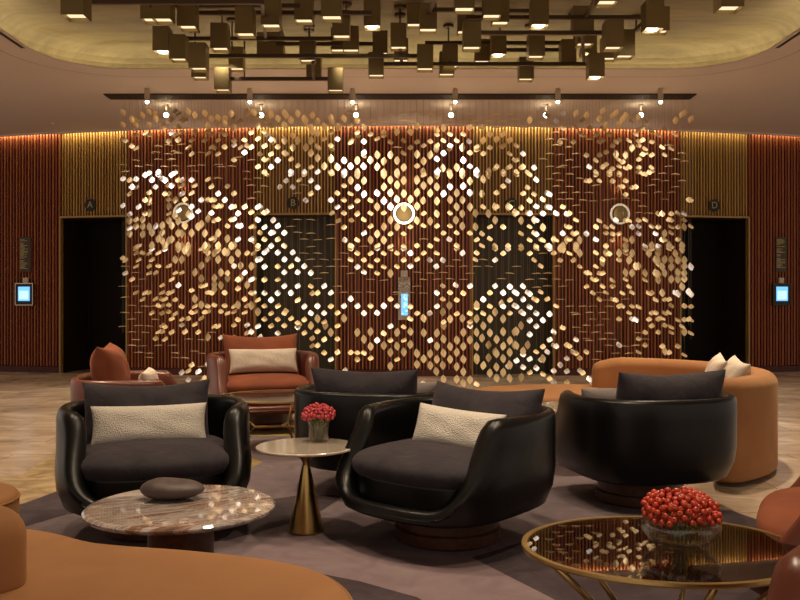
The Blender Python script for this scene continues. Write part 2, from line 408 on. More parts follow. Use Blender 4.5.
LV[315, 98] = dict(
 k='20,185 120,158 135,185 230,165 340,180 70,225 185,232 390,235 20,280 550,280 660,272 765,272',
 g='275,215 120,272 60,325 335,275 345,300 445,290 495,325 550,300 285,355 295,335 605,352 710,340 762,395 20,385 25,400 120,380 135,405 395,460 710,440',
 p='172,327 15,590 120,590', b='393,347 390,435', M='15,480 498,455 605,455 655,500 710,555 340,595',
 L='120,487 338,500 445,497 550,505 68,545 180,552 495,550 550,595 657,595', W='230,500 283,545 388,545 228,590',
 d='285,108 285,130 500,138 445,182 445,190 550,193 605,138 710,110 715,133 760,188 710,180 655,396')
LV[415, 98] = dict(
 d='20,113 20,133 125,113 122,133 228,112 222,138 175,190 285,180 380,188 440,130 490,186 595,186 650,132 755,130 700,186 650,236',
 k='435,235 540,235 175,265 225,240 20,225 600,290 700,290 545,340 660,330 755,340',
 g='178,290 280,288 387,288 120,345 228,340 333,340 70,380 180,378 275,405 495,390 490,415 600,395 695,390 715,382 765,445 650,548 648,565 745,555 770,548 795,495 705,590',
 p='15,350 433,347 285,380 443,437 545,443 18,543 445,545', b='230,440 178,487', M='165,405 380,395 18,450 120,455 68,505 65,590 590,590',
 L='222,560 333,555 275,590 380,590', W='390,497 175,590 495,585')
LV[515, 98] = dict(
 k='480,125 575,140 665,165 715,105 790,140 720,215 110,178',
 g='550,175 590,235 690,240 212,185 490,232 472,350 530,295 545,280 650,290 752,290 682,352 708,335 772,382 795,350 720,432 685,455 578,457 645,498 700,550 722,530 785,565 640,592 750,592 20,380 18,497 20,590',
 p='262,135 392,122 325,180 382,235 368,350 595,550 63,445 50,555 75,548 105,595', w='158,556', M='795,450',
 d='345,275 290,332 400,332 345,380 435,395 608,332 485,447 368,453 240,490 435,498 280,447 285,550 360,555 395,545 480,555 20,170 60,237')
LV[615, 98] = dict(
 k='10,120 95,140 70,170 190,155 485,180 525,130 565,118 615,170 25,215',
 g='150,185 250,190 220,238 195,250 408,243 300,270 165,288 355,295 482,290 22,335 112,340 195,345 222,335 303,350 378,393 460,403 185,380 250,405 222,450 240,435 303,455 408,455 185,490 45,495 60,510 25,545 90,562 120,550 198,555 303,555 185,590 270,595 45,597 295,580',
 M='145,400 95,455', d='570,330 495,492 570,508 430,548 415,380 545,445')
LV[115, 173] = dict(
 b='55,45 165,48 130,110 185,270 55,260 295,55 400,58 465,100 525,165 685,215 110,440', w='265,15 360,10 470,12',
 p='105,55 160,115 105,165 325,110 270,157 375,45 530,55 612,55 772,108 400,165 425,165 560,212 755,212 790,215 240,215 500,300 612,268 660,305 772,318 110,328 795,380 163,372',
 g='435,100 505,55 540,100 645,100 735,50 615,160 265,240 430,212 795,265 240,325 425,325 165,585 190,585',
 L='265,215 475,215 265,320 480,340 520,385 575,330 210,370 425,380 455,420 160,425 220,425 212,490 375,420 378,475 335,525 355,540 440,530 425,540 535,485 612,480 720,482 785,525 560,420 400,580 595,580 705,580 725,585',
 M='430,265 735,365 105,380 108,485 260,430 295,475 510,480 670,430 690,410 295,580 510,580 540,585', W='620,345 328,425')
LV[215, 173] = dict(
 g='95,105 45,265 95,423 285,428 300,430 5,525 408,10 670,55',
 p='30,163 145,163 78,215 5,215 15,265 135,270 155,270 237,270 185,322 275,313 385,318 15,370 115,372 135,368 190,420 393,432 355,477 435,478 465,475 185,530 295,530 400,530 490,530 350,582 545,582 610,8 705,8 565,60 770,60 513,110 617,112 767,163 723,218',
 w='340,268 362,268 415,308 345,373 460,377 170,423 500,423 560,478 440,582', L='22,480 305,535 25,580 115,583', M='95,525 145,580',
 d='250,50 275,100 275,205 330,43 390,107 325,155 700,98 660,163 665,373 770,375 610,428 668,476 765,484 710,530 760,590 15,43')
LV[315, 173] = dict(
 W='222,10 338,115 393,168 495,160 550,222 602,268', p='120,5 20,115 180,160 128,215 180,270 283,268 335,325 233,433 387,480 285,582',
 g='133,320 187,380 230,100 285,165 230,215 340,222 445,218 230,320 443,320 548,318 290,377 390,372 440,425 602,485 762,430 710,485 337,535 495,580 600,585 708,585',
 M='285,60 340,15 655,10 710,60 655,95 795,60 765,210 795,155 495,270 602,375 550,430 655,430 445,535 550,537 710,275',
 L='395,62 548,110 602,55 550,15 602,158 655,210 710,165 497,487', w='240,535 300,585', d='120,415 20,535 120,525 385,588')
LV[415, 173] = dict(
 M='20,50 120,60 68,100 380,15 545,50 590,15 18,160 330,160 540,167 280,213 380,215 20,265 330,270 437,272 740,270 380,325 485,322 592,325 790,320 120,385 642,377',
 L='175,15 175,110 280,15 435,65 122,160 65,220 172,225 645,270 172,325 15,380 328,377 382,425 487,430',
 W='283,108 388,105 490,12 227,165 445,157', g='70,15 700,8 545,270 68,322 283,318 68,420 177,423 283,423 600,430 227,480 332,478 440,480 177,530 490,533 606,525 540,580',
 p='748,62 705,105 660,157 670,270 765,270 700,430 537,485 18,580 120,582 332,580 642,582 747,583', w='275,530', d='70,530')
LV[515, 173] = dict(
 g='20,10 450,320 487,375 115,428 450,430 680,382 735,430 775,430 50,483 495,480 717,478 785,485 120,535 205,535 238,535 345,535 450,530 770,535 50,585 585,62 610,60 683,62 640,12 750,10 790,65',
 p='105,10 103,115 73,163 158,168 110,220 235,210 50,277 168,267 380,270 15,320 105,320 130,322 185,375 415,428 648,430 160,480 388,482 465,485 662,532 180,585 255,585 717,583',
 w='175,53 262,163 280,168 260,272 290,272 237,322 342,322 418,328 185,488 575,485 290,583', L='155,375 215,435 315,530', M='50,380 420,535 525,535 375,582 480,580',
 d='335,5 425,10 370,62 520,45 345,107 430,110 390,158 500,158 610,158 348,212 450,210 530,218 620,225 660,100 505,260 550,317 730,218 775,210 290,50')
LV[615, 173] = dict(
 g='40,15 183,5 280,8 93,62 40,115 60,108 145,115 170,110 93,172 460,325 505,320 100,378 125,380 430,372 460,375 562,375 460,430 505,430 615,425 25,485 457,478 75,532 405,530 505,530 450,590',
 p='355,325 380,325 565,325 590,215 620,215 20,375 200,378 240,372 185,425 293,425 353,430 323,485 375,535 238,583 345,583', w='150,430 197,483',
 L='565,430 538,580', M='405,485 145,535 90,582 300,580 420,580',
 d='75,203 165,220 225,163 290,100 345,155 325,53 405,65 395,213 450,157 215,268 190,318 275,322 470,12 380,5 520,65 480,113')
LV[115, 248] = dict(
 g='50,80 85,98 160,40 175,5 215,38 260,42 345,38 185,95 295,92 685,5 160,145 262,145 347,142 433,142 272,200 320,198 485,200 530,197 453,250 378,298 700,305 720,300 612,338 160,355 240,357 265,357 370,355 430,360 455,352 745,355 770,360 212,410 317,405 375,410 405,408 487,413 345,460 375,462 433,455 540,467 650,465 750,465 785,455 295,517 378,520 423,508 485,525 610,515 635,512 720,512 740,510 453,565 530,570 575,563 685,560',
 p='300,8 395,8 78,200 135,250', L='487,92 575,35 590,20 705,8 685,140 735,85 750,35 790,40 785,240', M='525,92 560,15 510,5 630,195 685,245 790,330 632,407 680,455', w='505,298',
 d='100,148 165,198 215,250 55,307 165,307 100,395 135,460 240,467 75,517 185,517 135,570 325,573 310,467')
LV[215, 248] = dict(
 L='20,10 65,30 175,40 22,92 115,95 200,140 40,195 200,240', M='95,35 300,145 95,240 40,298 5,290 250,295 195,455 300,460 350,510',
 p='335,5 270,40 405,35 655,92 165,143 500,147 597,145 112,200 237,197 170,252 305,245 380,252 168,323 295,358 382,360 793,362 650,415 490,463 550,520 765,520 710,572',
 w='415,20 490,35 617,35 335,92 360,90 560,90 380,148 705,145 560,193 665,193 765,198 290,250 553,303 655,303 272,360 490,360 597,358 440,415 703,467',
 g='305,40 275,145 502,252 758,305 70,357 237,408 335,415 65,460 165,465 270,462 380,463 40,507 112,522 145,508 237,515 435,522 570,500 168,572 393,568 500,570 607,563 660,598', d='710,43 770,92')
LV[315, 248] = dict(
 p='283,3 492,3 705,3 337,40 493,95 710,95 337,150 393,192 20,358 118,357 602,408 118,465 443,462 653,462 762,468 65,520 175,518 760,565',
 g='605,5 443,42 550,42 655,40 288,92 387,95 445,142 550,150 657,147 497,200 75,590', b='760,40 760,143', M='602,203 237,562 25,565',
 w='78,303 288,405 20,463 230,463 337,463 548,462 385,520 495,518',
 d='20,43 68,93 20,148 125,148 70,200 15,245 230,42 175,92 235,148 278,204 440,252 548,258 178,307 237,355 342,355 440,355 650,355 650,372 765,357')
LV[415, 248] = dict(
 g='68,40 175,40 705,42 330,3 20,90 485,92 223,302 222,408 755,415 18,522 755,520 225,592 437,590',
 p='490,38 645,3 750,5 642,95 327,297 278,355 390,360 595,357 790,352 333,415 172,465 495,475 597,465 335,525 440,522 550,522',
 w='380,40 435,303 645,303 762,308 698,357 545,410 715,465 795,460', b='117,95 222,97 170,147 172,358 118,520',
 M='275,460 222,512 490,565 702,567', L='490,455 697,445 640,512 68,562 280,568 378,562 597,567',
 d='340,97 285,147 385,148 490,148 590,147 120,203 230,197 445,203 760,203 70,253 175,250 280,248 385,252 695,247 65,362 550,95 20,195 20,307')
LV[515, 248] = dict(
 g='115,42 155,95 50,3 180,3 313,40 425,42 368,97 470,97 523,148 660,147 575,200 595,198 675,202 715,200 635,253 655,250 575,307 770,258 790,305 627,358 733,355 680,410 795,415 262,407 327,463',
 p='210,143 285,5 662,37 760,45 715,90 697,305 210,350 155,408 175,415 55,510', M='360,5 485,5 750,35 700,115', L='385,8 523,42',
 w='58,305 15,360 105,355 130,365 60,410 15,468 127,470 60,520 175,522 287,527 127,577 237,577',
 d='235,43 330,148 180,205 265,202 120,252 225,248 325,250 430,257 265,305 385,307 180,315 665,358 720,418 765,468 433,467 540,467 625,467 470,517 500,532 583,517 690,517 625,570 740,570 355,412 20,148')
LV[615, 248] = dict(
 M='40,40 145,42 112,97 270,42 352,40 345,95 405,92 375,150 480,45 458,150 512,97 562,145 85,195 405,200 458,250 512,195',
 g='85,40 85,15 295,8 345,3 440,5 245,255 75,250 110,308 55,360 143,355 265,362 295,358 322,413 400,412 435,410 15,410 457,460 40,465 60,463 143,465 185,470 110,517 295,520 325,517 400,520 430,515 560,463 612,468 37,568 270,570 350,568 380,562 503,575 560,572 590,568 620,575',
 p='22,93 237,3 135,568', L='160,145 183,143 320,95 355,120 455,95 535,10 560,97 127,200 237,200 320,200 345,210 350,255 505,250 560,200 560,245 537,308 375,358',
 W='615,150 500,365 585,350 615,368', b='478,360', w='165,572', d='90,410')
LV[115, 323] = dict(
 g='375,20 395,30 345,70 375,68 317,122 795,25 685,462', p='455,72 400,127 528,15 560,70 635,10 665,72 612,335 580,382 720,438', L='737,113', w='545,395 665,388 735,325 592,452',
 d='185,22 270,26 150,72 230,76 165,135 215,184 350,180 453,180 140,180 188,236 270,243 265,277 485,241 700,243 635,226 470,278 555,280 597,130 695,135 695,348 765,75 50,28')
LV[215, 323] = dict(g='20,25 795,182', p='145,15 250,15 345,25 447,22 553,20 675,10 270,78 300,70 488,80 708,78 40,115 145,115 775,122 610,178', w='650,30 355,112', L='768,20')
LV[315, 323] = dict(
 M='80,20 443,70 548,180 655,185 600,235 795,245 600,345', L='125,75 337,75 655,75 760,68 388,130 760,172 440,187 708,232',
 p='20,65 175,22 545,82 602,25 72,130 178,127 602,137 22,178 72,237 178,233 283,235 390,238 337,290 443,280 125,290 238,378', g='708,30 708,137 333,237 655,290', w='492,137 710,435 760,483')
LV[415, 323] = dict(
 M='225,20 172,80 490,75 383,75 698,70 790,70 225,128 335,137 440,135 490,187 797,175 120,245 332,235 588,278 698,285 120,340 223,338 335,350 755,335 700,395',
 L='68,78 545,22 605,78 535,120 655,130 765,140 175,185 280,187 390,187 587,175 708,185 17,240 227,240 645,230 665,245 757,235 68,287 172,290 280,290 383,290 490,275 505,295 15,330 545,340 655,352 170,388 387,390 600,400 225,450 332,450 435,455 650,440 752,443 385,480',
 w='437,22 120,137 765,345 62,485', p='490,488')
LV[515, 323] = dict(
 M='48,20 5,65 103,175 52,435', L='15,180 65,225 215,285', g='165,230 500,242 110,395',
 p='175,25 392,37 272,132 315,180 335,185 485,132 235,188 415,175 440,185 230,295 575,230 110,287 520,280 415,283 72,352 415,385 230,408 520,380 550,398 275,445 315,475 415,475',
 w='125,90 312,70 260,230 68,250 467,232 15,300 365,335 178,358 312,382 590,447 620,480',
 d='500,35 573,20 530,72 640,75 685,18 755,83 570,127 605,142 697,130 755,180 685,230 635,292 790,132')
LV[615, 323] = dict(
 g='300,22 405,18 450,32 533,27 247,75 350,72 457,75 612,80 192,125 247,175 372,185 505,185 192,232 440,235 558,255', M='560,70 405,225', w='38,175',
 d='180,80 240,130 160,180 80,188 20,243 115,243')
# leaf mesh: pointed leaf, faceted sides, slightly cupped
def leaf_mesh(m, nm):
    bm = bmesh.new(); hh, ww = .063, .041
    pr = [(0, -1), (.55, -.62), (.95, -.18), (.95, .18), (.55, .62), (0, 1), (-.55, .62), (-.95, .18), (-.95, -.18), (-.55, -.62)]
    f = [bm.verts.new((x*ww, -.0015+.006*abs(x), y*hh)) for x, y in pr]; b = [bm.verts.new((x*ww, .0015+.006*abs(x), y*hh)) for x, y in pr]
    cf, cb = bm.verts.new((0, -.0015, 0)), bm.verts.new((0, .0015, 0))
    for i in range(10):
        j = (i+1) % 10
        bm.faces.new((f[i], f[j], cf)); bm.faces.new((b[j], b[i], cb)); bm.faces.new((f[i], b[i], b[j], f[j]))
    bmesh.ops.recalc_face_normals(bm, faces=bm.faces[:])
    me = bpy.data.meshes.new(nm); bm.to_mesh(me); bm.free(); me.materials.append(m); return me
LM = {'gold': leaf_mesh(M['leaf'], 'leaf'), 'highlight': leaf_mesh(M['leaf_highlight'], 'leaf pearl')}
PITCH = .0887; X0 = -.5575*11.42/11.15
strands = {}
R = math.radians; lr = random.Random(3)
for (ox, oy), D in LV.items():
    for cl, s in D.items():
        for q in s.split():
            a, b = map(int, q.split(',')); X_, Y_ = ox+a/8, oy+b/8
            best = None
            for li, d in enumerate((11.37, 11.55)):
                xx = (X_-400)/F*d; k = round((xx-X0)/PITCH); e = abs(X0+k*PITCH-xx)+.004*li
                if best is None or e < best[0]: best = (e, li, k, d)
            _, li, k, d = best
            z = H-(Y_-300)/F*d
            lst = strands.setdefault((li, k), [])
            if any(abs(z-o[0]) < .03 for o in lst):
                li = 1-li; d = (11.37, 11.55)[li]; z = H-(Y_-300)/F*d; lst = strands.setdefault((li, k), [])
                if any(abs(z-o[0]) < .03 for o in lst): continue
            lst.append((z, cl))
zones = [(edges[1], edges[2], 'the gold slats left of the sculpture'), (edges[2], edges[3], 'the terracotta slats between lifts A and B'), (edges[3], edges[4], 'lift B and its gold slats'),
         (edges[4], edges[5], 'the central terracotta slats'), (edges[5], edges[6], 'lift C and its gold slats'), (edges[6], edges[7], 'the terracotta slats between lifts C and D'), (edges[7], 20, 'lift D and its gold slats')]
for (li, k), lst in sorted(strands.items()):
    d = (11.37, 11.55)[li]; X = X0+k*PITCH
    Xw = X*13.5/d
    zn = next((z[2] for z in zones if z[0] <= Xw < z[1]), zones[0][2])
    t = thing('leaf_strand', 'wire of small gilded leaves before '+zn, 'hanging ornament', (X, d, ZC-.016), 0, 'strands of leaves hanging before '+zn)
    lo = min(l[0] for l in lst)-.07
    lo = min(lo, 1.0 if abs(X) < 3 else 1.6)
    bm = bmesh.new(); tube(bm, [(0, 0, 0), (0, 0, lo-ZC)], .0011, 4); link('wire', bm, M['steel'], t)
    for z, cl in lst:
        pitch = yaw = roll = 0
        el = math.atan((z-H)/d)
        J = lr.uniform
        if cl in 'gpwbk':
            if cl == 'k': pitch = R(J(38, 52))+0*el                    # underside towards us
            elif cl == 'g': pitch = -R(J(52, 58))+el; yaw = R(random.choice((-1, 1))*J(10, 20))
            elif cl == 'p': pitch = -R(J(48, 54))+el; yaw = R(J(-12, 12))
            else: pitch = -R(J(44, 49))+el; yaw = R(J(-6, 6))
            roll = R(J(-14, 14))
        elif cl in 'LMW':
            pitch = -R({'L': J(8, 20), 'M': J(2, 12), 'W': J(24, 32)}[cl]); yaw = R(J(-12, 12)*(1 if cl != 'M' else 1.6)); roll = R(J(-8, 8))
        else: pitch = -R(88)+el+R(J(-4, 4)); yaw = R(J(-10, 10)); roll = 0
        if cl == 'd': yaw = R(90)+R(J(-8, 8)); 
        o = bpy.data.objects.new('leaf', LM['highlight' if cl in 'bWw' or (cl == 'p' and lr.random() < .35) else 'gold'])
        C.objects.link(o); o.parent = t; o.location = (0, 0, z-ZC+.016)
        if cl == 'd':   # lying flat, seen edge on
            o.rotation_euler = Euler((R(90)+R(J(-5, 5)), R(J(-4, 4)), R(90+J(-8, 8))))
        else:
            o.rotation_euler = (Matrix.Rotation(yaw, 3, 'Z') @ Matrix.Rotation(-pitch*-1, 3, 'X') @ Matrix.Rotation(roll, 3, 'Y')).to_euler()

# ------------------------------------------------------------------ ceiling spotlights above the sculpture
def spot(name, loc, tgt, energy, col, size, blend=.6, rad=.03):
    l = bpy.data.lights.new(name, 'SPOT'); l.energy = energy; l.color = col; l.spot_size = R(size); l.spot_blend = blend; l.shadow_soft_size = rad
    o = bpy.data.objects.new(name, l); C.objects.link(o); o.location = loc
    o.rotation_euler = (Vector(tgt)-Vector(loc)).to_track_quat('-Z', 'Y').to_euler(); return o
def area(name, loc, tgt, energy, col, sx, sy):
    l = bpy.data.lights.new(name, 'AREA'); l.energy = energy; l.color = col; l.shape = 'RECTANGLE'; l.size = sx; l.size_y = sy
    o = bpy.data.objects.new(name, l); C.objects.link(o); o.location = loc
    o.rotation_euler = (Vector(tgt)-Vector(loc)).to_track_quat('-Z', 'Y').to_euler(); return o
WARM = (1, .78, .54); WHITE = (1, .88, .72)
ord_ = ['first', 'second', 'third', 'fourth', 'fifth', 'sixth']
for row, (d, zb) in enumerate(((11.05, 3.77), (11.95, 3.83))):
    for i in range(6):
        X = (i-2.5)*1.335+.05
        t = thing('ceiling_spotlight', 'small nickel ceiling spotlight %s the leaf sculpture, %s from the left' % ('in front of' if row == 0 else 'behind', ord_[i]), 'spotlight', (X, d, ZC), 0, None)
        top = zb+.16 if row == 0 else zb+.04
        bm = bmesh.new(); lathe(bm, [(0, 0), (.03, 0), (.03, -.012), (.007, -.014), (.007, top-ZC), (0, top-ZC)], 16); link('stem', bm, M['nickel'], t, smooth=True)
        if row == 0:
            bm = bmesh.new(); lathe(bm, [(0, .16), (.033, .16), (.036, .15), (.036, .01), (.028, .01), (.028, .03), (0, .03)], 24, (0, 0, zb-ZC)); link('housing', bm, M['nickel'], t)
        bm = bmesh.new(); bmesh.ops.create_uvsphere(bm, u_segments=16, v_segments=10, radius=.022 if row == 0 else .034, matrix=Matrix.Translation((0, 0, zb-ZC+(.005 if row == 0 else -.03))))
        link('bulb', bm, M['bulb'], t, smooth=True)
        if row == 0: spot('spot', (X, d-.06, zb-.06), (X, d+.42, 1.6), 55, WHITE, 110, .9)
        if row == 0: spot('spot', (X, 9.2, ZC-.05), (X, 11.4, 1.8), 18, WHITE, 75, .9)  # unseen spots added farther forward to brighten the leaves
# ------------------------------------------------------------------ chandelier
ch = thing('chandelier', 'large bronze chandelier of horizontal bars and square hanging lamp shades', 'chandelier', (0, 7.6, 4.3))
def cl_(bm): 
    return bm
LAMPS = [(72, 14.5, 6, 0), (161, 18.7, 7.4, 0), (149, 18.7, 7.9, 0), (186, 26, 7.7, 0), (244, 33.4, 7.6, 0), (303, 19.7, 7.9, 0), (372, 25.7, 8.3, 1),
 (160.5, 50.6, 8.6, 1), (177, 58.7, 8.6, 0), (218.6, 48, 8.3, 0), (197, 68, 8.2, 0), (425.3, 68.4, 8.7, 0), (221.4, 89.6, 9.3, 0), (335, 90, 9.3, 0), (276, 54, 9.5, 0), (264, 54, 9.6, 0),
 (307, 60, 9.0, 0), (338, 49.7, 9.5, 0), (350.5, 49.7, 8.8, 0), (380, 53, 9.3, 0), (376, 75, 9.1, 0), (447, 74, 9.3, 0), (526.7, 78.8, 9.5, 0), (597, 76.4, 8.9, 1),
 (428.3, 29, 8.0, 0), (492.5, 15, 7.7, 0), (466, 31.3, 8.6, 0), (501, 22, 8.2, 0), (540.3, 24.4, 8.0, 1), (472.3, 47, 7.8, 0), (615, 47, 7.7, 0), (450.4, 66, 9.2, 0), (482.5, 61, 9.5, 0), (569, 62, 9.2, 0),
 (499, 54, 9.2, 1), (537, 56, 8.6, 0), (582, 31, 8.3, 0), (655, 28, 7.6, 1), (465, 8, 7.1, 0), (331, 16.3, 6.9, 0), (341, 35.6, 8.2, 0), (398.5, 46.9, 8.7, 0), (415, 24, 8.9, 0), (270, 24.7, 7.5, 0),
 (313.5, 77, 9.6, 0), (401, 60, 9.6, 0), (586, 43.6, 8.6, 0), (589.5, 54, 9.3, 0), (610.5, 58, 9.4, 0), (626.5, 55.6, 8.0, 0), (662, 30.6, 8.7, 0), (609, 1, 7.0, 0), (733, 6.5, 6.0, 0), (235.7, 68.4, 9.6, 0), (198.5, 77, 9.6, 0)]
LS = .158; LH = .245
for x, y, d, on in LAMPS:
    p = px(x, y, d); p.y += LS/2; p.x *= p.y/d if 0 else 1
    bm = bmesh.new(); w = LS/2
    z0, z1 = 0, LH
    # open bottomed square tube with a lid
    for sx, sy, cx, cy in ((LS, .006, 0, -w), (LS, .006, 0, w), (.006, LS, -w, 0), (.006, LS, w, 0)): box(bm, (cx, cy, LH/2), (sx, sy, LH))
    box(bm, (0, 0, LH), (LS+.006, LS+.006, .006))
    s = link('lamp_shade', bm, M['bronze'], ch, (p.x, p.y-7.6, p.z-4.3))
    bm = bmesh.new(); box(bm, (0, 0, .03), (LS-.012, LS-.012, .006)); df = link('diffuser', bm, M['diffuser'], s)
    if on:
        bm = bmesh.new(); lathe(bm, [(0, .004), (.045, .004), (.05, .026), (0, .026)], 20); link('lens', bm, M['diffuser_on'], s, smooth=True)
BARS = [(2, 84, 262, 6.9), (6, 150, 300, 7.9), (13, 195, 372, 8.1), (38.7, 167, 333, 8.8), (56, 200, 420, 8.9), (79, 221, 335, 9.4), (44, 276, 380, 9.45), (64, 380, 597, 9.2), (10, 428, 490, 8.0),
 (17.5, 466, 540, 8.5), (33, 475, 614, 8.0), (43, 425, 569, 9.4), (50, 499, 566, 9.5), (17.5, 540, 655, 8.3), (11, 500, 545, 8.9)]
def bar(p, q, th=.038):
    c = (p+q)/2; L = (q-p).length; bm = bmesh.new(); box(bm, (0, 0, 0), (L, th, th))
    o = link('crossbar', bm, M['barbronze'], ch, c-Vector((0, 7.6, 4.3)), bevel=.003)
    dd = (q-p); o.rotation_euler = dd.to_track_quat('X', 'Z').to_euler()
for y, x0, x1, d in BARS: bar(px(x0, y, d), px(x1, y, d))
# bars running away from the viewer
for (xa, ya, da), (xb, yb, db) in (((647, 20, 7.7), (617, 47, 9.0)), ((597, -3, 7.0), (585, 17, 8.4)), ((262, 2, 6.9), (266, 40, 9.0)), ((276, 8, 7.9), (283, 40, 9.4)), ((313, 62, 8.9), (314, 79, 9.4)), ((400, 50, 8.8), (402, 64, 9.3)), ((450, 47, 9.3), (450, 64, 9.2)), ((582, 33, 8.1), (584, 60, 9.2)), ((436, -4, 7.0), (428, 14, 8.1))):
    bar(px(xa, ya, da), px(xb, yb, db), .034)
# drop rods with round canopies on the recess ceiling
ZR = ZC+.35
for x, yt, yb in ((195, 31, 50), (222, 12, 28), (232, 19, 50), (244.5, 30, 79), (309.5, 25, 42), (346, 3, 14), (400, 6, 30), (448.5, 25, 44), (500, 20, 33), (530, 25, 64), (574, 14, 48), (636, 16, 33), (400, 14, 30), (309, 29, 60)):
    d = (ZR-H)*F/(300-yt); P = px(x, yt, d); Q = px(x, yb, d)
    bm = bmesh.new(); tube(bm, [(0, 0, 0), (0, 0, Q.z-P.z)], .009, 8); r = link('rod', bm, M['barbronze'], ch, Vector((P.x, P.y-7.6, P.z-4.3)))
    bm = bmesh.new(); lathe(bm, [(0, -.03), (.055, -.03), (.06, -.024), (.06, 0), (0, 0)], 24); link('canopy', bm, M['barbronze'], r)
# ------------------------------------------------------------------ wall lamps and panels
for i, (x, y, glow) in enumerate(((183, 213, 0), (404, 213.5, 1), (620, 214, 0))):
    d = wy(wx(x))-.12; p = px(x, y, d); X = p.x
    w = thing('wall_lamp', ['round brass and glass wall lamp, dim, on the left terracotta slats', 'round wall lamp with brightly lit white ring on the central slats', 'round brass and glass wall lamp, dim, on the right terracotta slats'][i], 'wall lamp', p, ang(X), None)
    bm = bmesh.new(); lathe(bm, [(0, -.02), (.11, -.02), (.115, -.012), (.115, .02), (.05, .03), (.05, .11), (0, .11)], 40); o = link('brass_disc', bm, M['bronze'], w, smooth=False); o.rotation_euler = (-PI/2, 0, 0)
    bm = bmesh.new(); n1, n2 = 48, 12
    rr = [[bm.verts.new(((.15+.018*math.cos(2*PI*j/n2))*math.cos(2*PI*k/n1), .02*math.sin(2*PI*j/n2), (.15+.018*math.cos(2*PI*j/n2))*math.sin(2*PI*k/n1))) for j in range(n2)] for k in range(n1)]
    for k in range(n1):
        for j in range(n2): bm.faces.new((rr[k][j], rr[k][(j+1) % n2], rr[(k+1) % n1][(j+1) % n2], rr[(k+1) % n1][j]))
    link('glass_ring', bm, M['ringglow'] if glow else M['ringdim'], w, smooth=True)
    if glow == 0:
        bm = bmesh.new(); bmesh.ops.create_uvsphere(bm, u_segments=24, v_segments=14, radius=.075, matrix=Matrix.Translation((-.02 if i == 0 else .02, -.06, 0))); link('glass_globe', bm, M['clear'], w, smooth=True)
    l = bpy.data.lights.new('ring', 'POINT'); l.energy = 2.5 if glow else 1; l.color = WARM; l.shadow_soft_size = .1
    o = bpy.data.objects.new('ring_light', l); C.objects.link(o); o.location = p+Vector((0, -.35, 0))
    for s in (-1, 1): spot('wall_wash', p+Vector((0, -.05, s*.18)), p+Vector((0, .1, s*1.5)), 6, WARM, 75)
for i, (x, xs) in enumerate(((25.5, 25), (781, 781))):
    side = ['left', 'right'][i]
    X = wx(x); Y = wy(X)-.055; a = ang(X)
    t = thing('directory_sign', 'tall dark sign plate with lines of small lettering on the far %s wall' % side, 'sign', px(x, 272, Y), a, None)
    hgt = 35/F*Y
    bm = bmesh.new(); box(bm, (0, 0, hgt/2), (.215, .018, hgt)); link('plate', bm, M['sign'], t, bevel=.003)
    bm = bmesh.new(); rn = random.Random(i+4); z = hgt-.045
    while z > .05:
        wdt = rn.uniform(.06, .17); box(bm, (-.095+wdt/2, -.011, z), (wdt, .004, .008)); z -= rn.choice((.019, .019, .019, .04))
    link('lettering', bm, M['goldtxt'], t)
    X = wx(xs); Y = wy(X)-.09
    t = thing('call_screen', 'black framed blue touch screen below the sign on the far %s wall' % side, 'screen', px(xs, 305, Y), ang(X), None)
    wd, ht = 20/F*Y, 21.5/F*Y
    bm = bmesh.new(); box(bm, (0, 0, ht/2), (wd, .05, ht)); link('casing', bm, M['black'], t, bevel=.006)
    bm = bmesh.new()
    for sx, sz, cx, cz in ((wd+.012, .012, 0, 0), (wd+.012, .012, 0, ht), (.012, ht, -wd/2, ht/2), (.012, ht, wd/2, ht/2)): box(bm, (cx, -.02, cz), (sx, .02, sz))
    link('frame', bm, M['nickel'] if i == 0 else M['sign'], t)
    sc_ = link('screen', (lambda b: (box(b, (0, -.027, ht*.52), (wd*.66, .006, ht*.66)), b)[1])(bmesh.new()), M['screen'], t)
    bm = bmesh.new(); box(bm, (.02, -.031, ht*.46), (wd*.4, .003, ht*.4)); box(bm, (-.07, -.031, ht*.46), (wd*.12, .003, ht*.4)); link('display_field', bm, M['screenw'], sc_)
    bm = bmesh.new(); box(bm, (.01, .005, ht+.05), (.095, .03, .095)); link('card_reader', bm, M['cream'], t, bevel=.004)
d = 13.22; t = thing('lift_call_panel', 'narrow mirrored lift call panel with blue screen on the central slats', 'call panel', px(404.2, 320, d), 0)
bm = bmesh.new(); hg = 43/F*d; box(bm, (0, 0, hg/2), (.19, .07, hg)); link('casing', bm, M['mirror'], t, bevel=.008)
bm = bmesh.new(); box(bm, (0, 0, hg+.05), (.11, .06, .1)); link('cap', bm, M['nickel'], t, bevel=.004)
sc_ = link('screen', (lambda b: (box(b, (.005, -.037, hg*.36), (.1, .006, hg*.5)), b)[1])(bmesh.new()), M['screen'], t)
bm = bmesh.new(); rn = random.Random(2)
for _ in range(16): box(bm, (rn.uniform(-.035, .04), -.041, hg*rn.uniform(.14, .58)), (rn.uniform(.01, .035), .003, rn.uniform(.01, .03)))
link('display_field', bm, M['screenw'], sc_)
tx = t
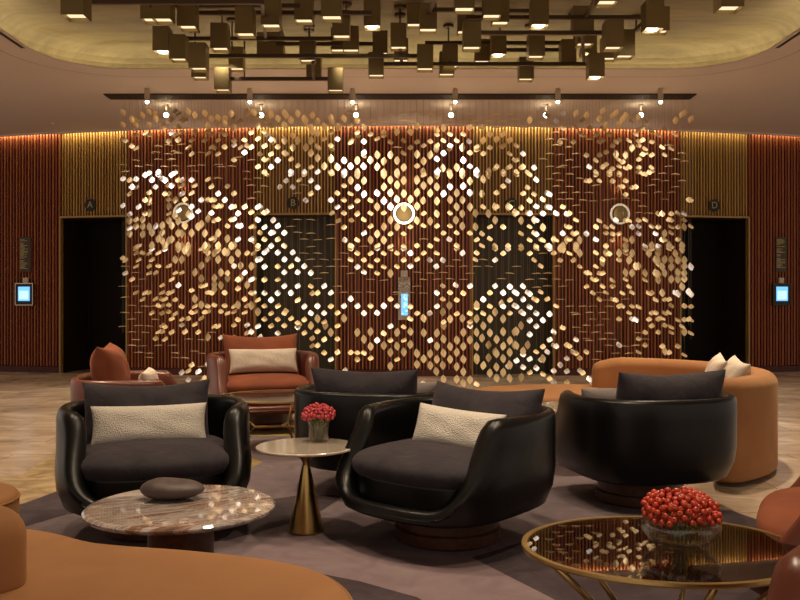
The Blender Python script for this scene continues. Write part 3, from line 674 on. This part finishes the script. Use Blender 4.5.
# ------------------------------------------------------------------ armchairs
def shell_bm():
    bm = bmesh.new(); N = 96
    def hh(y): return .245+.4*sm(-.475, -.17, y)
    rings = []
    for i in range(N):
        t = 2*PI*i/N
        P = sup(.485, .49, 2.9, t); P2 = sup(.485, .49, 2.9, t+.01); tg = (P2-P).normalized(); nr = Vector((tg.y, -tg.x))
        h = hh(P.y); P.y *= 1.1 if P.y < 0 else 1; k = sm(.27, .6, h); th = .06+.04*sm(.25, -.2, P.y)
        zb = .165; sec = []
        def o(z, off): 
            s = .84+.16*sm(zb-.08, .34, z)**.8
            q = sm(.28, .6, z)*sm(.05, -.35, P.y)             # arms lean inwards and back above the low front rail
            return (P.x*s*(1-.11*q)-nr.x*off, P.y*s*(1-.13*q)-nr.y*off, z)
        sec.append(o(zb, .10)); sec.append(o(zb+.004, .03)); sec.append(o(zb+.025, 0))
        for q in (.2, .4, .6, .8): sec.append(o(zb+.025+(h-.035-zb-.025)*q, 0))
        r = th/2
        for a in range(7):
            an = PI*a/6; sec.append(o(h-r+r*math.sin(an), r-r*math.cos(an)))
        for q in (.3, .65, 1): sec.append(o((h-r)*(1-q)+.2*q, th+.01*q))
        rings.append([bm.verts.new(v) for v in sec])
    for i in range(N):
        a, b = rings[i], rings[(i+1) % N]
        for j in range(len(a)-1): bm.faces.new((a[j], a[j+1], b[j+1], b[j]))
    bm.faces.new([r[0] for r in rings]); bm.faces.new([r[-1] for r in rings][::-1])
    return bm
def piping_bm():
    bm = bmesh.new(); pts = []
    for i in range(61):
        t = R(-28)+R(236)*i/60; P = sup(.49, .49, 2.9, t); h = .245+.41*sm(-.47, -.2, P.y)
        pts.append((P.x*.985, P.y*.985, h-.012))
    tube(bm, pts, .006, 6); return bm
def seat_bm():
    bm = bmesh.new(); N = 56; prof = []
    for k in range(8): a = PI/2*k/7; prof.append((.35*0+math.sin(a)*1.0, -.055*math.cos(a)-.0))
    rings = []
    def ring(s, z): return [bm.verts.new((*(sup(.385, .38, 3.4, 2*PI*i/N)*s), z)) for i in range(N)]
    z0 = .345
    lv = [(.3, z0-.03), (.8, z0-.03), (.95, z0-.015), (1, z0+.015), (1.01, z0+.05), (.985, z0+.07), (.93, z0+.09), (.82, z0+.107), (.62, z0+.12), (.35, z0+.127), (.12, z0+.128)]
    rings = [ring(s, z) for s, z in lv]
    for a, b in zip(rings, rings[1:]):
        for i in range(N): bm.faces.new((a[i], a[(i+1) % N], b[(i+1) % N], b[i]))
    bm.faces.new(rings[0][::-1]); bm.faces.new(rings[-1])
    for v in bm.verts: v.co.y -= .055
    return bm
shellm = pipem = seatm = None
def armchair(label, loc, rz, leather, fabric, sc=1, pz=0, bx=0, lumb=None, tilt=20, pw=.68, ph=.42):
    """faces -Y when rz = 0"""
    t = thing('armchair', label, 'armchair', loc, rz); t.scale = (sc,)*3
    link('shell', shell_bm(), leather, t, smooth=True)
    link('seat_cushion', seat_bm(), fabric, t, smooth=True, sub=1)
    bm = bmesh.new(); slab(bm, [tuple(sup(.365, .37, 3.2, 2*PI*i/48)+Vector((0, -.05))) for i in range(48)], .19, .35, .02); link('seat_deck', bm, leather, t, smooth=True)
    b = link('back_cushion', pillow(pw, ph, .24, .06, seed=int(loc[0]*50), sag=.02), fabric, t, (bx, .22, .56+pz), smooth=True, sub=1)
    b.rotation_euler = (R(-tilt), 0, 0)
    bm = bmesh.new(); lathe(bm, [(0, 0), (.255, 0), (.265, .01), (.265, .06), (.25, .068), (.25, .175), (0, .175)], 48); link('base', bm, M['walnut'] if leather is M['leather'] else M['walnut'], t)
    if lumb:
        ll, dx, dy, dz, rot, m, w = lumb
        q = Matrix.Translation(loc) @ Matrix.Rotation(rz, 4, 'Z') @ Vector((dx*sc, dy*sc, dz*sc))
        o = link('lumbar_cushion', pillow(w, .22, .13, .05, seed=5, wr=.003), m, None, q, smooth=True, sub=1)
        o.rotation_euler = (R(-18), R(rot), rz); o.scale = (sc,)*3
        tag(o, ll, 'cushion')
    return t
BL, VE, BR, RU = M['leather'], M['velvet'], M['brown_leather'], M['rust']
armchair('black leather tub armchair behind the striped marble table, facing the viewer', (-1.27, 4.42, .012), R(17), BL, VE, pz=-.01, bx=-.04,
         lumb=('cream boucle cushion on the armchair behind the marble table', -.03, .03, .535, 0, M['boucle'], .59))
armchair('black leather tub armchair in the centre foreground beside the brass cone table', (.24, 4.27, .012), R(-40), BL, VE, bx=.05, pz=-.01,
         lumb=('cream boucle cushion on the armchair in the centre foreground', .03, .04, .535, 2, M['boucle'], .54))
armchair('black leather tub armchair seen from behind beside the tan sofa', (1.435, 5.08, .012), R(180+14), BL, VE, pz=.02, bx=-.04, ph=.45,
         lumb=('grey boucle cushion barely showing in the armchair beside the tan sofa', .12, .02, .57, 0, M['grey_boucle'], .58))
armchair('black leather tub armchair seen from behind at the back of the cone table', (-.15, 5.42, .012), R(180-14), BL, VE, pz=.02,
         lumb=('grey boucle cushion showing in the armchair behind the cone table', -.12, .02, .57, 0, M['grey_boucle'], .58))
armchair('rust velvet and oxblood leather armchair facing the viewer before lift B', (-1.28, 8.0, 0), R(16), BR, RU, sc=1.08, pz=.05,
         lumb=('cream cushion on the rust armchair before lift B', .0, .04, .58, 0, M['cream'], .6))
armchair('rust velvet armchair in profile at the left, facing right', (-1.97, 6.45, 0), R(101), BR, RU, sc=.98, pz=.12, pw=.66, ph=.42, tilt=14,
         lumb=('cream cushion on the rust armchair at the left', .12, -.06, .57, 0, M['cream'], .56))
armchair('rust velvet armchair cut by the right edge, behind the end of the glass table', (1.73, 2.99, .012), R(-116), BR, RU, sc=1)
armchair('oxblood armchair of which only a rounded arm shows in the bottom right corner', (1.19, 1.56, .012), R(-60), BR, RU, sc=1)
# ------------------------------------------------------------------ sofas
def outline_thing(pts, n=8): return [(p.x, p.y) for p in catmull([Vector((*q, 0)) for q in pts], n)]
t = thing('curved_sofa', 'long curved tan sofa at the right behind the black armchair', 'sofa', (1.7, 6.6, 0))
seat = outline_thing([(-1.12, .75), (-.8, 1.2), (-.2, 1.33), (.25, 1.15), (.72, .72), (.9, 0), (.75, -.65), (.45, -.92), (.22, -.78), (.15, -.35), (.02, 0), (-.35, .1), (-.8, .2), (-1.08, .38)])
bm = bmesh.new(); slab(bm, seat, .05, .42, .045); link('seat', bm, M['tan'], t, smooth=True)
bm = bmesh.new(); slab(bm, [(x*.96, y*.96) for x, y in seat], 0, .06, .005); link('plinth', bm, M['black'], t)
cx, cy, r1, r0 = -.2, -.1, 1.27, 1.07
arc = []
A0, A1 = R(74), R(-57)
for k in range(33): a = A0+(A1-A0)*k/32; arc.append((cx+r1*math.cos(a), cy+r1*math.sin(a)))
for k in range(1, 8): 
    a = A1; m_ = (cx+(r1+r0)/2*math.cos(a), cy+(r1+r0)/2*math.sin(a)); an = a-PI*k/8
    arc.append((m_[0]+(r1-r0)/2*math.cos(an), m_[1]+(r1-r0)/2*math.sin(an)))
for k in range(33): a = A1+(A0-A1)*k/32; arc.append((cx+r0*math.cos(a), cy+r0*math.sin(a)))
for k in range(1, 8):
    a = A0; m_ = (cx+(r1+r0)/2*math.cos(a), cy+(r1+r0)/2*math.sin(a)); an = a+PI-PI*k/8
    arc.append((m_[0]+(r1-r0)/2*math.cos(an), m_[1]+(r1-r0)/2*math.sin(an)))
bm = bmesh.new(); slab(bm, arc, .03, .69, .075, 7); 
for v in bm.verts:                                         # the free end slopes off softly
    a = math.atan2(v.co.y-cy, v.co.x-cx)
    if v.co.z > .4: v.co.z -= .05*sm(R(66), R(80), a)
link('backrest', bm, M['tan'], t, smooth=True)
for i, (x, y, z, ry, rz_) in enumerate(((713, 369, 6.5, 18, -104), (731, 373, 6.2, 24, -96))):
    p = px(x, y, z); o = link('throw_cushion', pillow(.4, .4, .14, .06, seed=i+9), M['cream'], None, (p.x, p.y, .4+.185), smooth=True, sub=1)
    o.rotation_euler = (R(-22), R(6), R(rz_)); tag(o, 'cream linen cushion on the tan sofa, the %s of the pair' % ('left' if i == 0 else 'right'), 'cushion', None)
t = thing('curved_sofa', 'tan suede curved sofa seat filling the bottom left foreground', 'sofa', (-1.3, 2.0, 0))
def wpt(x, y, z=.42): d = (H-z)*F/(y-300); return ((x-400)/F*d+1.3, d-2.0)
so = [wpt(22, 526), wpt(100, 540.5), wpt(200, 548.5), wpt(290, 560), wpt(335, 576), (1.185, .2), (1.16, -.05), (.9, -.45), (.2, -.62), (-.7, -.5), (-1.2, 0), (-1.15, .7), (-.6, .95)]
seat = outline_thing(so)
bm = bmesh.new(); slab(bm, seat, .05, .42, .035); link('seat', bm, M['tan'], t, smooth=True)
bm = bmesh.new(); tube(bm, [(x*.995, y*.995, .405) for x, y in seat+seat[:1]], .005, 6); link('piping', bm, M['tan'], t, smooth=True)
bm = bmesh.new(); slab(bm, [(x*.95, y*.95) for x, y in seat], 0, .06, .005); link('plinth', bm, M['black'], t)
bk = [(.235, .3), (.18, .42), (.02, .45), (-.3, .35), (-.75, .1), (-1.1, -.1), (-1.15, -.32), (-.9, -.3), (-.5, -.12), (-.15, .08), (.1, .17)]
bm = bmesh.new(); slab(bm, [(x+.035, y) for x, y in outline_thing(bk, 6)], .4, .63, .08, 7, .03); link('backrest', bm, M['tan'], t, smooth=True)
t = thing('ottoman', 'tan suede ottoman cut by the left edge of the picture', 'ottoman', (-1.97, 3.45, 0))
ot = [(.4*math.cos(2*PI*k/48), .33*math.sin(2*PI*k/48)) for k in range(48)]
bm = bmesh.new(); slab(bm, ot, .03, .41, .03); link('seat', bm, M['tan'], t, smooth=True)
bm = bmesh.new(); tube(bm, [(x*1.0, y*1.0, .385) for x, y in ot+ot[:1]], .005, 6); link('piping', bm, M['tan'], t, smooth=True)
bm = bmesh.new(); slab(bm, [(x*.94, y*.94) for x, y in ot], 0, .04, .004); link('plinth', bm, M['black'], t)
# ------------------------------------------------------------------ tables
t = thing('coffee_table', 'round striped marble coffee table holding a brown stone', 'table', (-.845, 3.28, .012), R(32))
bm = bmesh.new(); lathe(bm, [(0, .372), (.33, .372), (.35, .376), (.36, .386), (.36, .392), (.352, .399), (.34, .402), (0, .402)], 72); link('table_top', bm, M['marble'], t, smooth=False)
bm = bmesh.new(); lathe(bm, [(0, 0), (.125, 0), (.125, .372), (0, .372)], 48); link('pedestal', bm, M['walnut'], t)
st = bmesh.new(); bmesh.ops.create_uvsphere(st, u_segments=40, v_segments=20, radius=1)
for v in st.verts:
    a = math.atan2(v.co.y, v.co.x); z = v.co.z; v.co.x *= .122*(1+.05*math.cos(2*a+.5)); v.co.y *= .085; v.co.z = z*.043*(1+.12*math.cos(a-2.6))
    if z > .2: v.co.z -= .012*math.exp(-((v.co.x-.01)**2+(v.co.y)**2)/.0022)
p = px(172.5, 482, 3.36); o = link('decorative_stone', st, M['stone'], None, (p.x, p.y, .414+.040), smooth=True); tag(o, 'smooth brown dished stone on the striped marble table', 'stone')
t = thing('side_table', 'small round stone table on a polished brass cone base', 'table', (-.483, 4.37, .012)); t.scale = (1, 1, .965)
bm = bmesh.new(); lathe(bm, [(0, .438), (.24, .438), (.25, .441), (.256, .446), (.256, .452), (.252, .456), (0, .456)], 64); link('table_top', bm, M['stonetop'], t)
bm = bmesh.new(); lathe(bm, [(0, 0), (.088, 0), (.09, .004), (.09, .012), (.021, .345), (.017, .36), (.021, .375), (.05, .408), (.085, .425), (.087, .438), (0, .438)], 56); link('base', bm, M['brass'], t, smooth=True)
t = thing('low_table', 'round pale stone table half hidden between the tan sofa and armchair', 'table', (1.27, 6.12, .012))
bm = bmesh.new(); lathe(bm, [(0, .395), (.29, .395), (.31, .40), (.31, .42), (.3, .425), (0, .425)], 56); link('table_top', bm, M['stonetop'], t)
bm = bmesh.new(); lathe(bm, [(0, 0), (.12, 0), (.12, .395), (0, .395)], 40); link('pedestal', bm, M['brass'], t)
def glass_table(label, loc, rz, rx, ry, ht, legs):
    t = thing('glass_table', label, 'table', loc, rz)
    N = 96; bm = bmesh.new(); lathe(bm, [(0, ht-.012), (1-.012/rx, ht-.012), (1-.012/rx, ht-.002), (0, ht-.002)], N, sx=rx, sy=ry); link('glass_top', bm, M['tinted'], t)
    bm = bmesh.new(); rr = []
    for k in range(N):
        a = 2*PI*k/N; c, s = math.cos(a), math.sin(a)
        rr.append([bm.verts.new((c*(rx+o), s*(ry+o), z)) for o, z in ((-.012, ht-.015), (.004, ht-.015), (.007, ht-.009), (.006, ht), (-.012, ht))])
    for k in range(N):
        a, b = rr[k], rr[(k+1) % N]
        for j in range(5): bm.faces.new((a[j], a[(j+1) % 5], b[(j+1) % 5], b[j]))
    link('rim', bm, M['rimbrass'], t, smooth=False)
    for a in legs:
        c, s = math.cos(R(a)), math.sin(R(a)); bm = bmesh.new()
        top = Vector((c*rx*.93, s*ry*.93, ht-.02)); node = Vector((c*rx*.42, s*ry*.42, ht*.42)); foot = Vector((c*rx*.8, s*ry*.8, .0)); ctr = Vector((0, 0, ht*.40))
        tube(bm, [top, top*.55+node*.45, node, node*.5+foot*.5, foot], .011, 8); tube(bm, [node, ctr], .010, 8)
        link('leg', bm, M['rimbrass'], t, smooth=True)
    return t
glass_table('oval bronze glass table with brass rim in the right foreground', (.85, 2.73, .012), 0, .45, .37, .4, (205, 275, 330, 60, 130))
glass_table('oval glass table with brass legs before the rust armchair', (-.96, 6.85, .012), R(8), .5, .44, .42, (195, 330, 75))
# ------------------------------------------------------------------ berry arrangements
def bowl_prof(pr): return pr
def berries(name_label, loc, R1, Hh, br, nb, mt, base_h, stem_n, seed, spread=1):
    rnd = random.Random(seed); t = thing('berry_bouquet', name_label, 'flowers', loc)
    pts = []; tries = 0
    while len(pts) < nb and tries < 30000:
        tries += 1
        a = rnd.uniform(0, 2*PI); ph = math.acos(rnd.uniform(-.25, 1)); rr = rnd.uniform(.8, 1)
        p = Vector((R1*math.sin(ph)*math.cos(a)*rr, R1*math.sin(ph)*math.sin(a)*rr, base_h+Hh*math.cos(ph)*rr+.006*math.sin(3*a)))
        if all((p-q).length > br*1.75 for q in pts): pts.append(p)
    pts.sort(key=lambda p: p.y)
    me = None
    def bb(bm, p):
        out = Vector((p.x, p.y, p.z-base_h*.6)).normalized(); q = out.to_track_quat('Z', 'Y').to_matrix().to_4x4()
        s0 = len(bm.faces)
        prof = [(0, -1), (.5, -.87), (.87, -.5), (1, 0), (.9, .45), (.6, .8), (.3, .9), (.22, .86), (0, .82)]
        n = 10; rings = []
        for r_, z_ in prof:
            if r_ == 0: rings.append([bm.verts.new(q @ Vector((0, 0, z_*br))+p)])
            else: rings.append([bm.verts.new(q @ Vector((r_*br*math.cos(2*PI*i/n), r_*br*math.sin(2*PI*i/n), z_*br))+p) for i in range(n)])
        for k, (a_, b_) in enumerate(zip(rings, rings[1:])):
            for i in range(n):
                j = (i+1) % n
                f = bm.faces.new((a_[0], b_[i], b_[j])) if len(a_) == 1 else (bm.faces.new((a_[i], a_[j], b_[0])) if len(b_) == 1 else bm.faces.new((a_[i], a_[j], b_[j], b_[i])))
                if k >= 6: f.material_index = 1
                f.smooth = True
    for p in pts[:100]:
        bm = bmesh.new(); bb(bm, Vector((0, 0, 0))+p)
        for v in bm.verts: v.co -= p
        link('berry', bm, [mt, M['berrytip']], t, p, smooth=True)
    if len(pts) > 100:
        bm = bmesh.new()
        for p in pts[100:]: bb(bm, p)
        o = link('far_berries', bm, [mt, M['berrytip']], t, smooth=True); o['kind'] = 'stuff'
    bm = bmesh.new()
    for p in pts[::max(1, len(pts)//stem_n)]:
        tube(bm, [(p.x*.25, p.y*.25, .012), (p.x*.3, p.y*.3, base_h*.5), p*.97], .0022, 5)
    link('stems', bm, M['stem'], t)
    return t
gx, gy = (681-400)/F*2.72, 2.72
berries('bunch of orange red berries in the glass bowl in the foreground', (gx, gy, .416), .118, .066, .0103, 230, M['berry'], .108, 16, 3)
v = thing('glass_bowl', 'wide clear glass bowl on the oval bronze glass table', 'bowl', (gx, gy, .4125))
bm = bmesh.new(); lathe(bm, [(0, .002), (.06, .002), (.095, .018), (.12, .045), (.124, .065), (.116, .088), (.095, .1), (.093, .098), (.112, .086), (.119, .065), (.115, .047), (.092, .023), (.06, .008), (0, .008)], 56); link('bowl_wall', bm, M['clear'], v, smooth=True)
S.cycles.transparent_max_bounces = 24
sx_, sy_ = (319-400)/F*4.52, 4.5
berries('bunch of pinkish red berries in the small vase on the cone table', (sx_, sy_, .456), .088, .055, .0095, 130, M['berry_pink'], .135, 30, 8)
v = thing('glass_vase', 'small clear glass vase on the brass cone table', 'vase', (sx_, sy_, .4525))
bm = bmesh.new(); lathe(bm, [(0, .001), (.05, .001), (.054, .006), (.056, .12), (.053, .121), (.05, .01), (0, .01)], 40); link('vase_wall', bm, M['clear'], v, smooth=True)
# ------------------------------------------------------------------ rug
def fpt(x, y): d = H*F/(y-300); return Vector(((x-400)/F*d, d))
bm = bmesh.new()
def poly(pts, mi, z=.012):
    vs = [bm.verts.new((p[0], p[1], z)) for p in pts]; f = bm.faces.new(vs); f.material_index = mi
rug = outline_thing([(-2.9, 1.2), (-2.6, 3.6), (-2.22, 4.95), (-2.05, 5.35), (-1.75, 6.4), (-1.35, 7.35), (-.3, 7.75), (.7, 7.5), (1.15, 6.4), (1.55, 5.45), (1.8, 4.95), (2.0, 4.5), (2.6, 3.9), (3.1, 2.6), (3.2, 1.2), (0, .8)], 6)
slab(bm, rug, 0, .010, .003, 2, .002)
o = link('rug', bm, M['rug_mid'], None); tag(o, 'large plum and mauve rug with angular shapes under the seating', 'rug')
def inlay(nm, pts, m, z):
    bm = bmesh.new(); vs = [bm.verts.new((*fpt(*p), z)) if p[1] > 0 else None for p in pts]; bm.faces.new(vs); k = link(nm, bm, m, o)
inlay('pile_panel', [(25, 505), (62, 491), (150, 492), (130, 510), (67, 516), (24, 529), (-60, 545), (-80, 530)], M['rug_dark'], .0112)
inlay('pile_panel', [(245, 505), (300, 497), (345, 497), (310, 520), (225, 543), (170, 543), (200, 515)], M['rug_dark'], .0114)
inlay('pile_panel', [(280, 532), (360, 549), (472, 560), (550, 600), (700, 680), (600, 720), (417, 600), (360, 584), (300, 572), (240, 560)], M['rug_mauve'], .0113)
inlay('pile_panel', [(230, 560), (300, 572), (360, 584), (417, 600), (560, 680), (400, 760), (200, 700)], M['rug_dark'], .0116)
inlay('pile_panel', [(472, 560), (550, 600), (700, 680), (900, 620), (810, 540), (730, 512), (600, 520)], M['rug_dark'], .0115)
inlay('pile_panel', [(236, 451), (262, 464), (240, 475), (215, 468)], M['rug_olive'], .0114)
inlay('pile_panel', [(225, 432), (330, 431), (330, 437), (225, 438)], M['rug_olive'], .0114)
bm = bmesh.new(); vs = [bm.verts.new((*fpt(*p), .004)) for p in ((21, 476), (56, 452), (120, 452), (140, 490), (62, 492), (25, 506), (-120, 540), (-160, 510))]; bm.faces.new(vs)
g = bmesh.ops.extrude_face_region(bm, geom=bm.faces[:]); 
for e in g['geom']:
    if isinstance(e, bmesh.types.BMVert): e.co.z = .0
tag(link('gold_rug', bm, M['rug_gold'], None), 'sand gold textured rug corner at the left beside the plum rug', 'rug')
# ------------------------------------------------------------------ light
w = bpy.data.worlds.new('world'); S.world = w; w.use_nodes = True
bgn = w.node_tree.nodes['Background']; bgn.inputs[0].default_value = (1, .83, .68, 1); bgn.inputs[1].default_value = .42
for k in range(9):                                        # linear wall washers along the head of the slats, tucked behind an added lip
    x0, x1 = edges[k], edges[k+1]; xm = (x0+x1)/2; a = math.atan2(wy(x1)-wy(x0), x1-x0); yb = (wy(x0)+wy(x1))/2
    l = area('slat_washer', (xm, yb-.085, ZC-.006), (xm, yb, 0), (x1-x0)*(2.4 if k < 7 else 1.2), (1, .76, .42), (x1-x0)*.98, .045)
    l.rotation_euler = (R(12), 0, a)
bm = bmesh.new(); backing(bm, edges[0], edges[-1], ZC-.034, ZC, -.15, .012); struct('trim_8', bm, M['soffit'])  # lip added to hide the washers from view and from reflections
for x, y in ((.6, 7.9), (-.8, 7.6)): spot('chandelier_light', (x, y, 3.3), (x, y, 0), 60, WARM, 95, .8, .08)
# unseen spots added overhead to brighten the lounge and floor
for x, y, e in ((-2.0, 4.3, 45), (-.9, 3.5, 16), (.5, 3.0, 70), (1.6, 2.6, 50), (-.6, 4.4, 55), (.9, 4.0, 50), (-1.6, 7.0, 60), (2.3, 6.4, 105), (-3.4, 6.2, 120), (3.6, 7.0, 85), (-4.6, 9.6, 90), (0, 10.5, 75), (-2.1, 10.5, 75), (2.1, 10.5, 75), (4.6, 9.8, 60)):
    spot('added_spot', (x, y, 3.9), (x, y+.05, 0), e*(2.9 if y > 5 or abs(x) > 3 else 1.9), WARM, 85, .8, .08)
cam = bpy.data.cameras.new('cam'); cam.sensor_width = 36; cam.lens = 36*F/800; cam.clip_end = 100
co = bpy.data.objects.new('camera', cam); C.objects.link(co); co.location = (0, 0, H); co.rotation_euler = (PI/2, 0, 0); S.camera = co
S.view_settings.view_transform = 'Standard'; S.view_settings.look = 'None'; S.view_settings.gamma = 1; S.view_settings.use_curve_mapping = False
S.view_settings.exposure = .55
